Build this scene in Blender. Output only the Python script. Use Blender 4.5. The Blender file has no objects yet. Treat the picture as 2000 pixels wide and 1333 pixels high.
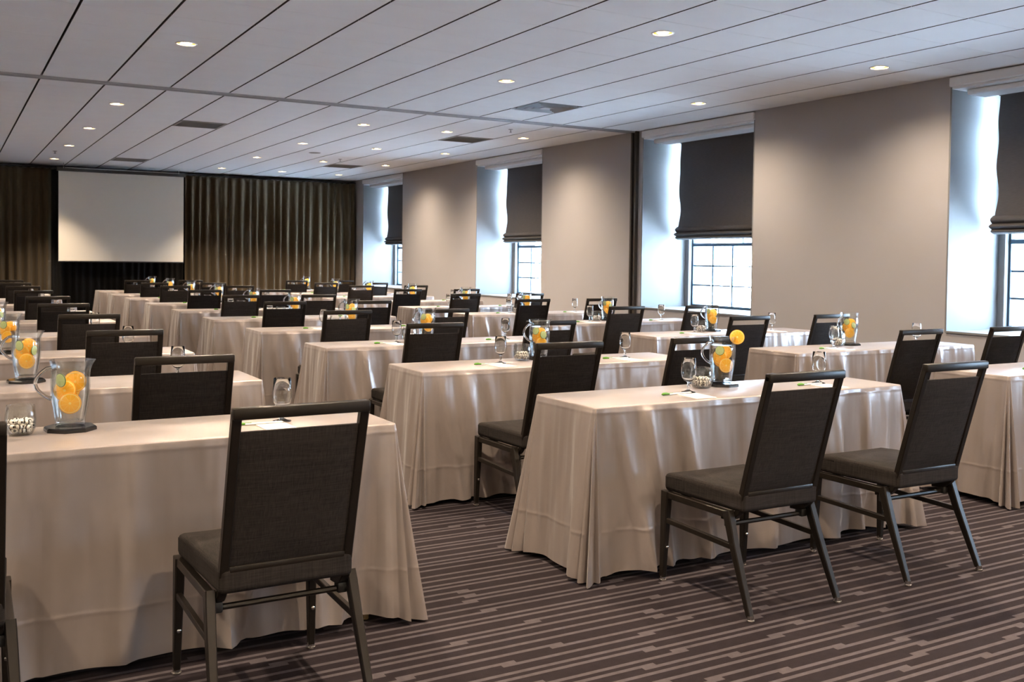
import bpy, bmesh, math, random
from mathutils import Vector, Matrix
from math import sin, cos, pi, radians

random.seed(7)
SC = bpy.context.scene
COL = SC.collection

# ------------------------------------------------------------------ camera
F_PX, CY_PX, YAW, PIT, ROLL, CAM_H = 1928.95, 561.76, 0.5207, 0.0277, 0.0130, 1.36
fw0 = Vector((sin(YAW), cos(YAW), 0)); rt0 = Vector((cos(YAW), -sin(YAW), 0)); up0 = Vector((0, 0, 1))
fw = fw0 * cos(PIT) - up0 * sin(PIT)
up1 = up0 * cos(PIT) + fw0 * sin(PIT)
rt = rt0 * cos(ROLL) + up1 * sin(ROLL)
up = -rt0 * sin(ROLL) + up1 * cos(ROLL)
cam_d = bpy.data.cameras.new('camera'); cam = bpy.data.objects.new('camera', cam_d); COL.objects.link(cam)
cam.matrix_world = Matrix(((rt.x, up.x, -fw.x, 0), (rt.y, up.y, -fw.y, 0), (rt.z, up.z, -fw.z, CAM_H), (0, 0, 0, 1)))
cam_d.sensor_width = 36.0
cam_d.lens = F_PX * 36.0 / 2000.0
cam_d.shift_y = -(666.5 - CY_PX) / 2000.0
cam_d.clip_start = 0.05; cam_d.clip_end = 200
cam_d.dof.use_dof = True; cam_d.dof.focus_distance = 4.2; cam_d.dof.aperture_fstop = 14.0
SC.camera = cam

# ------------------------------------------------------------------ world, exposure
wd = bpy.data.worlds.new('overcast_sky'); SC.world = wd; wd.use_nodes = True
bgn = wd.node_tree.nodes['Background']
bgn.inputs[0].default_value = (0.52, 0.73, 1.0, 1); bgn.inputs[1].default_value = 15.0
bounce_sun_d = bpy.data.lights.new('sun', 'SUN'); bounce_sun_d.energy = 2800.0; bounce_sun_d.color = (0.64, 0.81, 1.0); bounce_sun_d.angle = radians(0.6)
sun = bpy.data.objects.new('sun', bounce_sun_d); COL.objects.link(sun)      # added to light the street, which throws it up onto the ceiling
sun.rotation_euler = Vector((0.16, 0.06, -0.98)).to_track_quat('-Z', 'Y').to_euler()
SC.view_settings.view_transform = 'Standard'; SC.view_settings.look = 'None'
SC.view_settings.gamma = 1.0; SC.view_settings.use_curve_mapping = False
SC.view_settings.exposure = 1.90
LAMP_W = 112.0                     # watts of every recessed downlight
LAMP_RGB = (1.0, 0.805, 0.60)
SC.cycles.max_bounces = 10; SC.cycles.transparent_max_bounces = 24
SC.cycles.sample_clamp_indirect = 6.0
SC.cycles.caustics_reflective = False; SC.cycles.caustics_refractive = False

# ------------------------------------------------------------------ room measures (metres)
WX = 8.12            # window wall face
HC = 3.12            # ceiling
YBACK = 21.75        # back wall
XL, YF = -4.2, -4.0  # wall away from the windows, wall behind the camera
TT = 0.74            # table top height
ROWS = [3.90, 5.40, 6.97, 8.60, 10.27, 11.87, 13.60, 15.34, 16.94, 18.57]
ORD = ['first', 'second', 'third', 'fourth', 'fifth', 'sixth', 'seventh', 'eighth', 'ninth', 'tenth',
       'eleventh', 'twelfth']
def row_word(k): return ORD[9 - k] + ' row from screen'

# ------------------------------------------------------------------ helpers
def tag(o, label=None, cat=None, group=None, kind=None):
    if label: o['label'] = label
    if cat: o['category'] = cat
    if group: o['group'] = group
    if kind: o['kind'] = kind
    return o

def link(o, parent=None):
    COL.objects.link(o)
    if parent: o.parent = parent
    return o

def empty(name, loc=(0, 0, 0), rz=0.0):
    o = bpy.data.objects.new(name, None); o.empty_display_size = 0.1
    COL.objects.link(o); o.location = loc; o.rotation_euler = (0, 0, rz)
    return o

def mesh_of(name, bm, mat=None, smooth=False, angle=None):
    bmesh.ops.recalc_face_normals(bm, faces=bm.faces)
    me = bpy.data.meshes.new(name); bm.to_mesh(me); bm.free()
    if mat:
        for m in (mat if isinstance(mat, (list, tuple)) else [mat]): me.materials.append(m)
    if smooth:
        me.polygons.foreach_set('use_smooth', [True] * len(me.polygons))
        if angle is not None:
            try: me.set_sharp_from_angle(angle=radians(angle))
            except Exception: pass
    return me

def put(name, me, parent=None, loc=(0, 0, 0), rot=None):
    o = bpy.data.objects.new(name, me); link(o, parent); o.location = loc
    if rot: o.rotation_euler = rot
    return o

def box(bm, x0, x1, y0, y1, z0, z1, bev=0.0, seg=2, mat=0):
    vs = [bm.verts.new((x, y, z)) for x in (x0, x1) for y in (y0, y1) for z in (z0, z1)]
    q = [(0, 1, 3, 2), (4, 6, 7, 5), (0, 4, 5, 1), (2, 3, 7, 6), (0, 2, 6, 4), (1, 5, 7, 3)]
    fs = [bm.faces.new([vs[i] for i in f]) for f in q]
    for f in fs: f.material_index = mat
    if bev > 0:
        es = list({e for f in fs for e in f.edges})
        bmesh.ops.bevel(bm, geom=es, offset=bev, segments=seg, affect='EDGES', profile=0.5)
    return fs

def boxmesh(name, dims, mat, bev=0.0, seg=2, smooth=False):
    bm = bmesh.new(); box(bm, *dims, bev=bev, seg=seg)
    return mesh_of(name, bm, mat, smooth, 40 if smooth else None)

def lathe(bm, prof, n=24, spout=None, cap=False):
    rings = []
    for r, z in prof:
        ring = []
        for i in range(n):
            a = 2 * pi * i / n; rr = r
            x, y = rr * cos(a), rr * sin(a)
            if spout: x, y = spout(x, y, z, a)
            ring.append(bm.verts.new((x, y, z)))
        rings.append(ring)
    for k in range(len(rings) - 1):
        for i in range(n):
            j = (i + 1) % n
            bm.faces.new((rings[k][i], rings[k][j], rings[k + 1][j], rings[k + 1][i]))
    if cap:
        bm.faces.new(rings[0]); bm.faces.new(rings[-1])
    return rings

def tube(bm, pts, rad, n=8, closed=False, flat=1.0):
    pts = [Vector(p) for p in pts]; rings = []
    m = len(pts); prev = None
    for i, p in enumerate(pts):
        d = (pts[min(i + 1, m - 1)] - pts[max(i - 1, 0)]).normalized()
        ref = prev if prev is not None else (Vector((0, 0, 1)) if abs(d.z) < 0.9 else Vector((0, 1, 0)))
        u = (ref - d * ref.dot(d)).normalized(); v = d.cross(u); prev = u
        r = rad[i] if isinstance(rad, (list, tuple)) else rad
        rings.append([bm.verts.new(p + u * (r * cos(2 * pi * k / n)) + v * (r * flat * sin(2 * pi * k / n))) for k in range(n)])
    for i in range(m - 1):
        for k in range(n):
            j = (k + 1) % n
            bm.faces.new((rings[i][k], rings[i][j], rings[i + 1][j], rings[i + 1][k]))
    bm.faces.new(rings[0]); bm.faces.new(rings[-1])

def bar(bm, pts, wx, wn, bev=0.0):
    """rectangular bar swept along pts lying in a yz plane; wx = width along x, wn = width across the path"""
    pts = [Vector(p) for p in pts]; m = len(pts); rings = []
    for i, p in enumerate(pts):
        d = (pts[min(i + 1, m - 1)] - pts[max(i - 1, 0)]).normalized()
        n = Vector((1, 0, 0)).cross(d).normalized()
        ax = wx[i] if isinstance(wx, (list, tuple)) else wx
        an = wn[i] if isinstance(wn, (list, tuple)) else wn
        h, q = Vector((ax / 2, 0, 0)), n * (an / 2)
        c = 0.22
        ring = []
        for sx, sn in ((-1, -1), (1, -1), (1, 1), (-1, 1)):
            if bev:
                if (sx, sn) in ((-1, -1), (1, 1)):
                    ring += [p + h * sx + q * sn * (1 - c), p + h * sx * (1 - c) + q * sn]
                else:
                    ring += [p + h * sx * (1 - c) + q * sn, p + h * sx + q * sn * (1 - c)]
            else:
                ring.append(p + h * sx + q * sn)
        rings.append([bm.verts.new(v) for v in ring])
    k = len(rings[0])
    for i in range(m - 1):
        for a in range(k):
            b = (a + 1) % k
            bm.faces.new((rings[i][a], rings[i][b], rings[i + 1][b], rings[i + 1][a]))
    bm.faces.new(rings[0]); bm.faces.new(rings[-1])

# ------------------------------------------------------------------ materials
MATS = {}
def nt(name):
    m = bpy.data.materials.new(name); m.use_nodes = True; MATS[name] = m
    t = m.node_tree; b = t.nodes['Principled BSDF']
    return m, t, b
def N(t, typ, **kw):
    n = t.nodes.new(typ)
    for k, v in kw.items(): setattr(n, k, v)
    return n
def setin(b, **kw):
    for k, v in kw.items():
        k = k.replace('_', ' ')
        if k in b.inputs:
            b.inputs[k].default_value = v if not (isinstance(v, tuple) and len(v) == 3) else (*v, 1)
def plain(name, col, rough=0.5, metal=0.0, spec=0.5, noise=0.0, scale=8.0, bump=0.0, bscale=200.0, stretch=(1, 1, 1), **kw):
    m, t, b = nt(name)
    setin(b, Base_Color=col, Roughness=rough, Metallic=metal, Specular_IOR_Level=spec, **kw)
    tc = N(t, 'ShaderNodeTexCoord'); mp = N(t, 'ShaderNodeMapping'); mp.inputs['Scale'].default_value = stretch
    t.links.new(tc.outputs['Object'], mp.inputs['Vector'])
    if noise:
        n = N(t, 'ShaderNodeTexNoise'); n.inputs['Scale'].default_value = scale; n.inputs['Detail'].default_value = 4
        t.links.new(mp.outputs[0], n.inputs['Vector'])
        r = N(t, 'ShaderNodeMix'); r.data_type = 'RGBA'
        r.inputs['A'].default_value = (*[c * (1 - noise) for c in col], 1)
        r.inputs['B'].default_value = (*[min(1, c * (1 + noise)) for c in col], 1)
        t.links.new(n.outputs['Fac'], r.inputs['Factor']); t.links.new(r.outputs['Result'], b.inputs['Base Color'])
    if bump:
        n2 = N(t, 'ShaderNodeTexNoise'); n2.inputs['Scale'].default_value = bscale; n2.inputs['Detail'].default_value = 2
        t.links.new(mp.outputs[0], n2.inputs['Vector'])
        bp = N(t, 'ShaderNodeBump'); bp.inputs['Strength'].default_value = bump; bp.inputs['Distance'].default_value = 0.004
        t.links.new(n2.outputs['Fac'], bp.inputs['Height']); t.links.new(bp.outputs['Normal'], b.inputs['Normal'])
    return m

def glass(name, tint=(0.97, 0.985, 0.98), blend=0.22, base=0.04):
    m, t, b = nt(name); t.nodes.remove(b)
    out = t.nodes['Material Output']
    tr = N(t, 'ShaderNodeBsdfTransparent'); tr.inputs[0].default_value = (*tint, 1)
    gl = N(t, 'ShaderNodeBsdfGlossy'); gl.inputs['Roughness'].default_value = 0.02
    lw = N(t, 'ShaderNodeLayerWeight'); lw.inputs['Blend'].default_value = blend
    mi = N(t, 'ShaderNodeMath', operation='MINIMUM'); mi.inputs[1].default_value = 0.5
    ad = N(t, 'ShaderNodeMath', operation='ADD'); ad.use_clamp = True; ad.inputs[1].default_value = base
    t.links.new(lw.outputs['Fresnel'], mi.inputs[0]); t.links.new(mi.outputs[0], ad.inputs[0])
    mx = N(t, 'ShaderNodeMixShader')
    t.links.new(ad.outputs[0], mx.inputs[0]); t.links.new(tr.outputs[0], mx.inputs[1]); t.links.new(gl.outputs[0], mx.inputs[2])
    t.links.new(mx.outputs[0], out.inputs['Surface'])
    return m

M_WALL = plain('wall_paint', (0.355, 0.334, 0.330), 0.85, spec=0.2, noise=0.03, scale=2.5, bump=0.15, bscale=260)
M_WALL_BOUNCE = plain('bounce_white_wall_paint', (0.82, 0.81, 0.79), 0.85, spec=0.2, noise=0.02, scale=2.5)  # unseen walls, made white to bounce more light onto the ceiling
M_TRIM_DIMMED = plain('trim_paint_dimmed_for_daylight', (0.185, 0.185, 0.185), 0.6, spec=0.3, noise=0.02, scale=3)  # trim colour darkened to hold down the daylight on the reveals
M_TRIM_LIFTED = plain('trim_paint_lifted_for_shade', (0.72, 0.72, 0.73), 0.6, spec=0.3, noise=0.02, scale=3)  # same trim, colour lightened because little light reaches the head
M_TILE = plain('ceiling_tile_fibre', (0.88, 0.885, 0.89), 0.9, spec=0.15, noise=0.03, scale=3, bump=0.25, bscale=120)
M_EDGE = plain('tile_raw_edge', (0.10, 0.085, 0.07), 0.9, noise=0.1)
M_VOID = plain('ceiling_void', (0.11, 0.095, 0.08), 0.9, noise=0.1)
M_TRACK = plain('track_aluminium', (0.38, 0.38, 0.39), 0.45, 0.6, noise=0.05)
M_DARKTRIM = plain('dark_jamb_paint', (0.035, 0.028, 0.022), 0.5, noise=0.1)
M_FRAME = plain('chair_bronze_metal', (0.017, 0.013, 0.0095), 0.36, 0.55, spec=0.5, noise=0.12, scale=20)
M_GLIDE = plain('glide_steel', (0.55, 0.53, 0.50), 0.25, 1.0, noise=0.05)
M_BLACKPL = plain('black_plastic', (0.012, 0.012, 0.012), 0.45, noise=0.1)
M_ACRYL = plain('black_acrylic', (0.008, 0.008, 0.009), 0.12, noise=0.05)
M_PAPER = plain('notepad_paper', (0.80, 0.77, 0.73), 0.8, noise=0.02, spec=0.2)
M_PENW = plain('pen_white_plastic', (0.80, 0.80, 0.76), 0.3, noise=0.02)
M_PENG = plain('pen_green_plastic', (0.09, 0.27, 0.02), 0.35, noise=0.15, scale=40)
M_SCREEN = plain('projection_fabric', (0.52, 0.475, 0.40), 0.8, spec=0.2, noise=0.02, scale=1.5)
M_SHADE = plain('roman_shade_weave', (0.088, 0.080, 0.077), 0.85, spec=0.2, noise=0.22, scale=14, bump=0.4, bscale=60, stretch=(1, 1.2, 14))
M_DRAPE = plain('brown_drape_velour', (0.054, 0.038, 0.020), 0.9, spec=0.15, noise=0.15, scale=5, stretch=(6, 1, 0.6), Sheen_Weight=0.1)
M_BLACKDRAPE = plain('black_drape_velour', (0.010, 0.009, 0.008), 0.9, spec=0.15, noise=0.15, scale=5, stretch=(6, 1, 0.6))
M_WINFR = plain('window_blue_metal', (0.030, 0.062, 0.095), 0.45, 0.2, noise=0.1)
M_STONE = plain('pale_stone', (0.74, 0.72, 0.70), 0.9, noise=0.08, scale=1.2)
M_STONED = plain('stone_window_glass', (0.30, 0.33, 0.36), 0.3, noise=0.05)
M_ROOF = plain('slate_roof', (0.30, 0.32, 0.35), 0.8, noise=0.1)
M_STREET_BOUNCE = plain('street_bounce_pale', (0.78, 0.79, 0.80), 0.9, noise=0.06)  # street made much paler than asphalt, to reflect daylight up to the ceiling
M_VENTD = plain('grille_grey_metal', (0.30, 0.28, 0.26), 0.6, 0.2, noise=0.05)
M_VENTW = plain('diffuser_white_metal', (0.62, 0.63, 0.65), 0.45, 0.1, noise=0.02)
M_GOLD = plain('gold_reflector', (0.85, 0.62, 0.30), 0.22, 1.0, noise=0.03)
M_TABLEWOOD = plain('table_laminate', (0.30, 0.20, 0.12), 0.5, noise=0.1)
M_LEGBRASS = plain('table_leg_tan_metal', (0.42, 0.27, 0.13), 0.4, 0.5, noise=0.05)
M_GLASS = glass('clear_glass', (0.99, 1.0, 0.995), blend=0.24, base=0.025)
def solid_glass():
    m, t, b = nt('solid_glass'); setin(b, Base_Color=(0.97, 0.985, 0.98), Roughness=0.0, IOR=1.48, Transmission_Weight=1.0)
    return m
M_SGLASS = solid_glass()
M_PANE = glass('window_glass', (0.95, 0.97, 0.98), 0.12, 0.02)
M_WATER = glass('clear_water', (0.99, 0.995, 0.99), 0.08, 0.01)

def emission(name, col, s):
    m, t, b = nt(name); t.nodes.remove(b)
    e = N(t, 'ShaderNodeEmission'); e.inputs[0].default_value = (*col, 1); e.inputs[1].default_value = s
    t.links.new(e.outputs[0], t.nodes['Material Output'].inputs['Surface'])
    return m
M_BULB = emission('warm_bulb', (1.0, 0.74, 0.40), 22.0)

def fabric(name, col, k):
    m, t, b = nt(name); setin(b, Roughness=0.9, Specular_IOR_Level=0.15)
    tc = N(t, 'ShaderNodeTexCoord')
    ns = []
    for st in ((6, 6, 240), (240, 60, 6)):
        mp = N(t, 'ShaderNodeMapping'); mp.inputs['Scale'].default_value = st
        n = N(t, 'ShaderNodeTexNoise'); n.inputs['Scale'].default_value = 2.2; n.inputs['Detail'].default_value = 3
        t.links.new(tc.outputs['Object'], mp.inputs[0]); t.links.new(mp.outputs[0], n.inputs['Vector']); ns.append(n)
    ad = N(t, 'ShaderNodeMath', operation='ADD'); t.links.new(ns[0].outputs['Fac'], ad.inputs[0]); t.links.new(ns[1].outputs['Fac'], ad.inputs[1])
    mr = N(t, 'ShaderNodeMapRange'); mr.inputs['From Min'].default_value = 0.7; mr.inputs['From Max'].default_value = 1.3
    t.links.new(ad.outputs[0], mr.inputs[0])
    r = N(t, 'ShaderNodeMix'); r.data_type = 'RGBA'
    r.inputs['A'].default_value = (*[c * (1 - k) for c in col], 1); r.inputs['B'].default_value = (*[c * (1 + k) for c in col], 1)
    t.links.new(mr.outputs[0], r.inputs['Factor']); t.links.new(r.outputs['Result'], b.inputs['Base Color'])
    bp = N(t, 'ShaderNodeBump'); bp.inputs['Strength'].default_value = 0.3; bp.inputs['Distance'].default_value = 0.002
    t.links.new(ad.outputs[0], bp.inputs['Height']); t.links.new(bp.outputs['Normal'], b.inputs['Normal'])
    return m
M_FABRIC = fabric('chair_brown_weave', (0.0185, 0.0148, 0.0130), 0.5)

def satin():
    m, t, b = nt('taupe_satin'); col = (0.305, 0.254, 0.229)
    setin(b, Roughness=0.40, Specular_IOR_Level=0.9, Sheen_Weight=0.15, Sheen_Roughness=0.4, Anisotropic=0.5, Metallic=0.35)
    tc = N(t, 'ShaderNodeTexCoord')
    mp = N(t, 'ShaderNodeMapping'); mp.inputs['Scale'].default_value = (9, 9, 2.2)
    n = N(t, 'ShaderNodeTexNoise'); n.inputs['Scale'].default_value = 1.0; n.inputs['Detail'].default_value = 5
    t.links.new(tc.outputs['Object'], mp.inputs[0]); t.links.new(mp.outputs[0], n.inputs['Vector'])
    r = N(t, 'ShaderNodeMix'); r.data_type = 'RGBA'
    r.inputs['A'].default_value = (*[c * 0.86 for c in col], 1); r.inputs['B'].default_value = (*[c * 1.12 for c in col], 1)
    t.links.new(n.outputs['Fac'], r.inputs['Factor']); t.links.new(r.outputs['Result'], b.inputs['Base Color'])
    mr = N(t, 'ShaderNodeMapRange'); mr.inputs['To Min'].default_value = 0.26; mr.inputs['To Max'].default_value = 0.44
    t.links.new(n.outputs['Fac'], mr.inputs[0]); t.links.new(mr.outputs[0], b.inputs['Roughness'])
    # press creases: narrow wavering horizontal lines + fine weave
    w = N(t, 'ShaderNodeTexWave', wave_type='BANDS', bands_direction='Z'); w.inputs['Scale'].default_value = 0.62
    w.inputs['Distortion'].default_value = 0.25; w.inputs['Detail'].default_value = 1; w.inputs['Phase Offset'].default_value = 0.6
    t.links.new(tc.outputs['Object'], w.inputs['Vector'])
    pw = N(t, 'ShaderNodeMath', operation='POWER'); pw.inputs[1].default_value = 420.0
    t.links.new(w.outputs['Fac'], pw.inputs[0])
    pk = N(t, 'ShaderNodeMath', operation='MULTIPLY'); pk.inputs[1].default_value = 0.35; t.links.new(pw.outputs[0], pk.inputs[0])
    n2 = N(t, 'ShaderNodeTexNoise'); n2.inputs['Scale'].default_value = 260; t.links.new(tc.outputs['Object'], n2.inputs['Vector'])
    n3 = N(t, 'ShaderNodeTexNoise'); n3.inputs['Scale'].default_value = 1.6; n3.inputs['Detail'].default_value = 2
    mp3 = N(t, 'ShaderNodeMapping'); mp3.inputs['Scale'].default_value = (4, 4, 0.7)
    t.links.new(tc.outputs['Object'], mp3.inputs[0]); t.links.new(mp3.outputs[0], n3.inputs['Vector'])
    a1 = N(t, 'ShaderNodeMath', operation='MULTIPLY_ADD'); a1.inputs[1].default_value = 0.03
    t.links.new(n2.outputs['Fac'], a1.inputs[0]); t.links.new(pk.outputs[0], a1.inputs[2])
    ge = N(t, 'ShaderNodeNewGeometry'); sx = N(t, 'ShaderNodeSeparateXYZ'); t.links.new(ge.outputs['Normal'], sx.inputs[0])
    nz = N(t, 'ShaderNodeMath', operation='ABSOLUTE'); t.links.new(sx.outputs['Z'], nz.inputs[0])
    iv = N(t, 'ShaderNodeMath', operation='SUBTRACT'); iv.inputs[0].default_value = 1.0; t.links.new(nz.outputs[0], iv.inputs[1])
    sd = N(t, 'ShaderNodeMath', operation='MULTIPLY'); t.links.new(iv.outputs[0], sd.inputs[0]); t.links.new(n3.outputs['Fac'], sd.inputs[1])
    a2 = N(t, 'ShaderNodeMath', operation='MULTIPLY_ADD'); a2.inputs[1].default_value = 14.0
    t.links.new(sd.outputs[0], a2.inputs[0]); t.links.new(a1.outputs[0], a2.inputs[2])
    bp = N(t, 'ShaderNodeBump'); bp.inputs['Strength'].default_value = 0.55; bp.inputs['Distance'].default_value = 0.006
    t.links.new(a2.outputs[0], bp.inputs['Height']); t.links.new(bp.outputs['Normal'], b.inputs['Normal'])
    return m
M_SATIN = satin()

def carpet():
    m, t, b = nt('striped_carpet'); setin(b, Roughness=0.95, Specular_IOR_Level=0.1)
    L = t.links
    def mth(op, a, c=None, d=None):
        n = N(t, 'ShaderNodeMath', operation=op)
        for i, v in enumerate((a, c, d)):
            if v is None: continue
            if isinstance(v, (int, float)): n.inputs[i].default_value = v
            else: L.new(v, n.inputs[i])
        return n.outputs[0]
    tc = N(t, 'ShaderNodeTexCoord'); sp = N(t, 'ShaderNodeSeparateXYZ'); L.new(tc.outputs['Object'], sp.inputs[0])
    x, y = sp.outputs['X'], sp.outputs['Y']
    P, W, J, LEN, BL = 0.060, 0.0092, 0.0100, 0.58, 0.060
    yi = mth('FLOOR', mth('DIVIDE', y, P))
    yy = mth('SUBTRACT', mth('SUBTRACT', y, mth('MULTIPLY', yi, P)), P / 2)
    wn = N(t, 'ShaderNodeTexWhiteNoise', noise_dimensions='1D'); L.new(yi, wn.inputs['W'])
    u = mth('DIVIDE', mth('ADD', x, mth('MULTIPLY', wn.outputs['Value'], 37.0)), LEN)
    c = mth('FLOOR', u); fu = mth('MULTIPLY', mth('SUBTRACT', u, c), LEN)
    def lev(cc):
        cb = N(t, 'ShaderNodeCombineXYZ'); L.new(cc, cb.inputs[0]); L.new(yi, cb.inputs[1])
        w2 = N(t, 'ShaderNodeTexWhiteNoise', noise_dimensions='2D'); L.new(cb.outputs[0], w2.inputs['Vector'])
        return mth('MULTIPLY', mth('SUBTRACT', mth('GREATER_THAN', w2.outputs['Value'], 0.5), 0.5), 2 * J)
    d1 = lev(c); d0 = lev(mth('SUBTRACT', c, 1.0))
    blob = mth('LESS_THAN', fu, BL)
    lo1 = mth('MINIMUM', d0, d1); hi1 = mth('MAXIMUM', d0, d1)
    lo = mth('SUBTRACT', mth('ADD', mth('MULTIPLY', lo1, blob), mth('MULTIPLY', d1, mth('SUBTRACT', 1.0, blob))), W)
    hi = mth('ADD', mth('ADD', mth('MULTIPLY', hi1, blob), mth('MULTIPLY', d1, mth('SUBTRACT', 1.0, blob))), W)
    mask = mth('MULTIPLY', mth('GREATER_THAN', yy, lo), mth('LESS_THAN', yy, hi))
    n = N(t, 'ShaderNodeTexNoise'); n.inputs['Scale'].default_value = 420; n.inputs['Detail'].default_value = 2
    L.new(tc.outputs['Object'], n.inputs['Vector'])
    n2 = N(t, 'ShaderNodeTexNoise'); n2.inputs['Scale'].default_value = 30; L.new(tc.outputs['Object'], n2.inputs['Vector'])
    r = N(t, 'ShaderNodeMix'); r.data_type = 'RGBA'
    r.inputs['A'].default_value = (0.0175, 0.0125, 0.0140, 1); r.inputs['B'].default_value = (0.072, 0.060, 0.063, 1)
    L.new(mask, r.inputs['Factor'])
    r2 = N(t, 'ShaderNodeMix'); r2.data_type = 'RGBA'; r2.blend_type = 'MULTIPLY'; r2.inputs['Factor'].default_value = 0.55
    mr = N(t, 'ShaderNodeMapRange'); mr.inputs['From Min'].default_value = 0.3; mr.inputs['From Max'].default_value = 0.7
    mr.inputs['To Min'].default_value = 0.55; mr.inputs['To Max'].default_value = 1.35
    L.new(mth('ADD', mth('MULTIPLY', n.outputs['Fac'], 0.6), mth('MULTIPLY', n2.outputs['Fac'], 0.4)), mr.inputs[0])
    L.new(r.outputs['Result'], r2.inputs['A']); L.new(mr.outputs[0], r2.inputs['B'])
    L.new(r2.outputs['Result'], b.inputs['Base Color'])
    bp = N(t, 'ShaderNodeBump'); bp.inputs['Strength'].default_value = 0.5; bp.inputs['Distance'].default_value = 0.004
    L.new(mth('ADD', mask, mth('MULTIPLY', n.outputs['Fac'], 0.6)), bp.inputs['Height']); L.new(bp.outputs['Normal'], b.inputs['Normal'])
    return m
M_CARPET = carpet()

def citrus(name, rind, pith, flesh, R, segs):
    m, t, b = nt(name); setin(b, Roughness=0.35, Specular_IOR_Level=0.5); L = t.links
    tc = N(t, 'ShaderNodeTexCoord'); sp = N(t, 'ShaderNodeSeparateXYZ'); L.new(tc.outputs['Object'], sp.inputs[0])
    ln = N(t, 'ShaderNodeVectorMath', operation='LENGTH')
    cb = N(t, 'ShaderNodeCombineXYZ'); L.new(sp.outputs['X'], cb.inputs[0]); L.new(sp.outputs['Y'], cb.inputs[1])
    L.new(cb.outputs[0], ln.inputs[0])
    rr = N(t, 'ShaderNodeValToRGB'); e = rr.color_ramp.elements
    e[0].position = 0.0; e[0].color = (*pith, 1); e[1].position = 1.0; e[1].color = (*rind, 1)
    for p, c in ((0.10, pith), (0.14, flesh), (0.82, flesh), (0.86, pith), (0.91, pith), (0.94, rind)):
        q = e.new(p); q.color = (*c, 1)
    dv = N(t, 'ShaderNodeMath', operation='DIVIDE'); dv.inputs[1].default_value = R
    L.new(ln.outputs['Value'], dv.inputs[0]); L.new(dv.outputs[0], rr.inputs['Fac'])
    at = N(t, 'ShaderNodeMath', operation='ARCTAN2'); L.new(sp.outputs['Y'], at.inputs[0]); L.new(sp.outputs['X'], at.inputs[1])
    ml = N(t, 'ShaderNodeMath', operation='MULTIPLY'); ml.inputs[1].default_value = segs / 2; L.new(at.outputs[0], ml.inputs[0])
    sn = N(t, 'ShaderNodeMath', operation='SINE'); L.new(ml.outputs[0], sn.inputs[0])
    ab = N(t, 'ShaderNodeMath', operation='ABSOLUTE'); L.new(sn.outputs[0], ab.inputs[0])
    lt = N(t, 'ShaderNodeMath', operation='LESS_THAN'); lt.inputs[1].default_value = 0.16; L.new(ab.outputs[0], lt.inputs[0])
    inn = N(t, 'ShaderNodeMath', operation='LESS_THAN'); inn.inputs[1].default_value = 0.84; L.new(dv.outputs[0], inn.inputs[0])
    an = N(t, 'ShaderNodeMath', operation='MULTIPLY'); L.new(lt.outputs[0], an.inputs[0]); L.new(inn.outputs[0], an.inputs[1])
    hf = N(t, 'ShaderNodeMath', operation='MULTIPLY'); hf.inputs[1].default_value = 0.55; L.new(an.outputs[0], hf.inputs[0])
    mx = N(t, 'ShaderNodeMix'); mx.data_type = 'RGBA'; mx.inputs['B'].default_value = (*pith, 1)
    L.new(hf.outputs[0], mx.inputs['Factor']); L.new(rr.outputs[0], mx.inputs['A'])
    L.new(mx.outputs['Result'], b.inputs['Base Color'])
    setin(b, Subsurface_Weight=0.0)
    return m
M_ORANGE = citrus('orange_flesh', (1.0, 0.42, 0.01), (1.0, 0.70, 0.20), (1.0, 0.47, 0.015), 0.037, 10)
M_CUKE = citrus('cucumber_flesh', (0.05, 0.14, 0.02), (0.62, 0.68, 0.28), (0.55, 0.62, 0.22), 0.024, 3)
def mintmat():
    m, t, b = nt('striped_mint'); setin(b, Roughness=0.3); L = t.links
    tc = N(t, 'ShaderNodeTexCoord'); w = N(t, 'ShaderNodeTexWave', wave_type='BANDS', bands_direction='X')
    w.inputs['Scale'].default_value = 26; w.inputs['Distortion'].default_value = 2.0
    L.new(tc.outputs['Object'], w.inputs['Vector'])
    r = N(t, 'ShaderNodeValToRGB'); e = r.color_ramp.elements
    e[0].position = 0.30; e[0].color = (0.015, 0.010, 0.008, 1); e[1].position = 0.36; e[1].color = (0.85, 0.80, 0.72, 1)
    L.new(w.outputs['Fac'], r.inputs['Fac']); L.new(r.outputs[0], b.inputs['Base Color'])
    return m
M_MINT = mintmat()

# ================================================================== SETTING
def struct(name, me, label, cat, parent=None):
    o = put(name, me, parent)
    if parent is None: tag(o, label, cat, kind='structure')
    return o

XOUT = 9.35          # outer face of the window wall
SILL = 0.73
WINDOWS = [(-0.95, 1.25), (3.80, 6.00), (8.56, 10.68), (13.24, 15.46), (18.70, 20.92)]
HEAD = 3.02

bm = bmesh.new(); box(bm, XL, XOUT, YF, YBACK, -0.2, 0)
struct('floor', mesh_of('floor', bm, M_CARPET), 'dark striped carpet with staggered taupe lines', 'floor')

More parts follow.
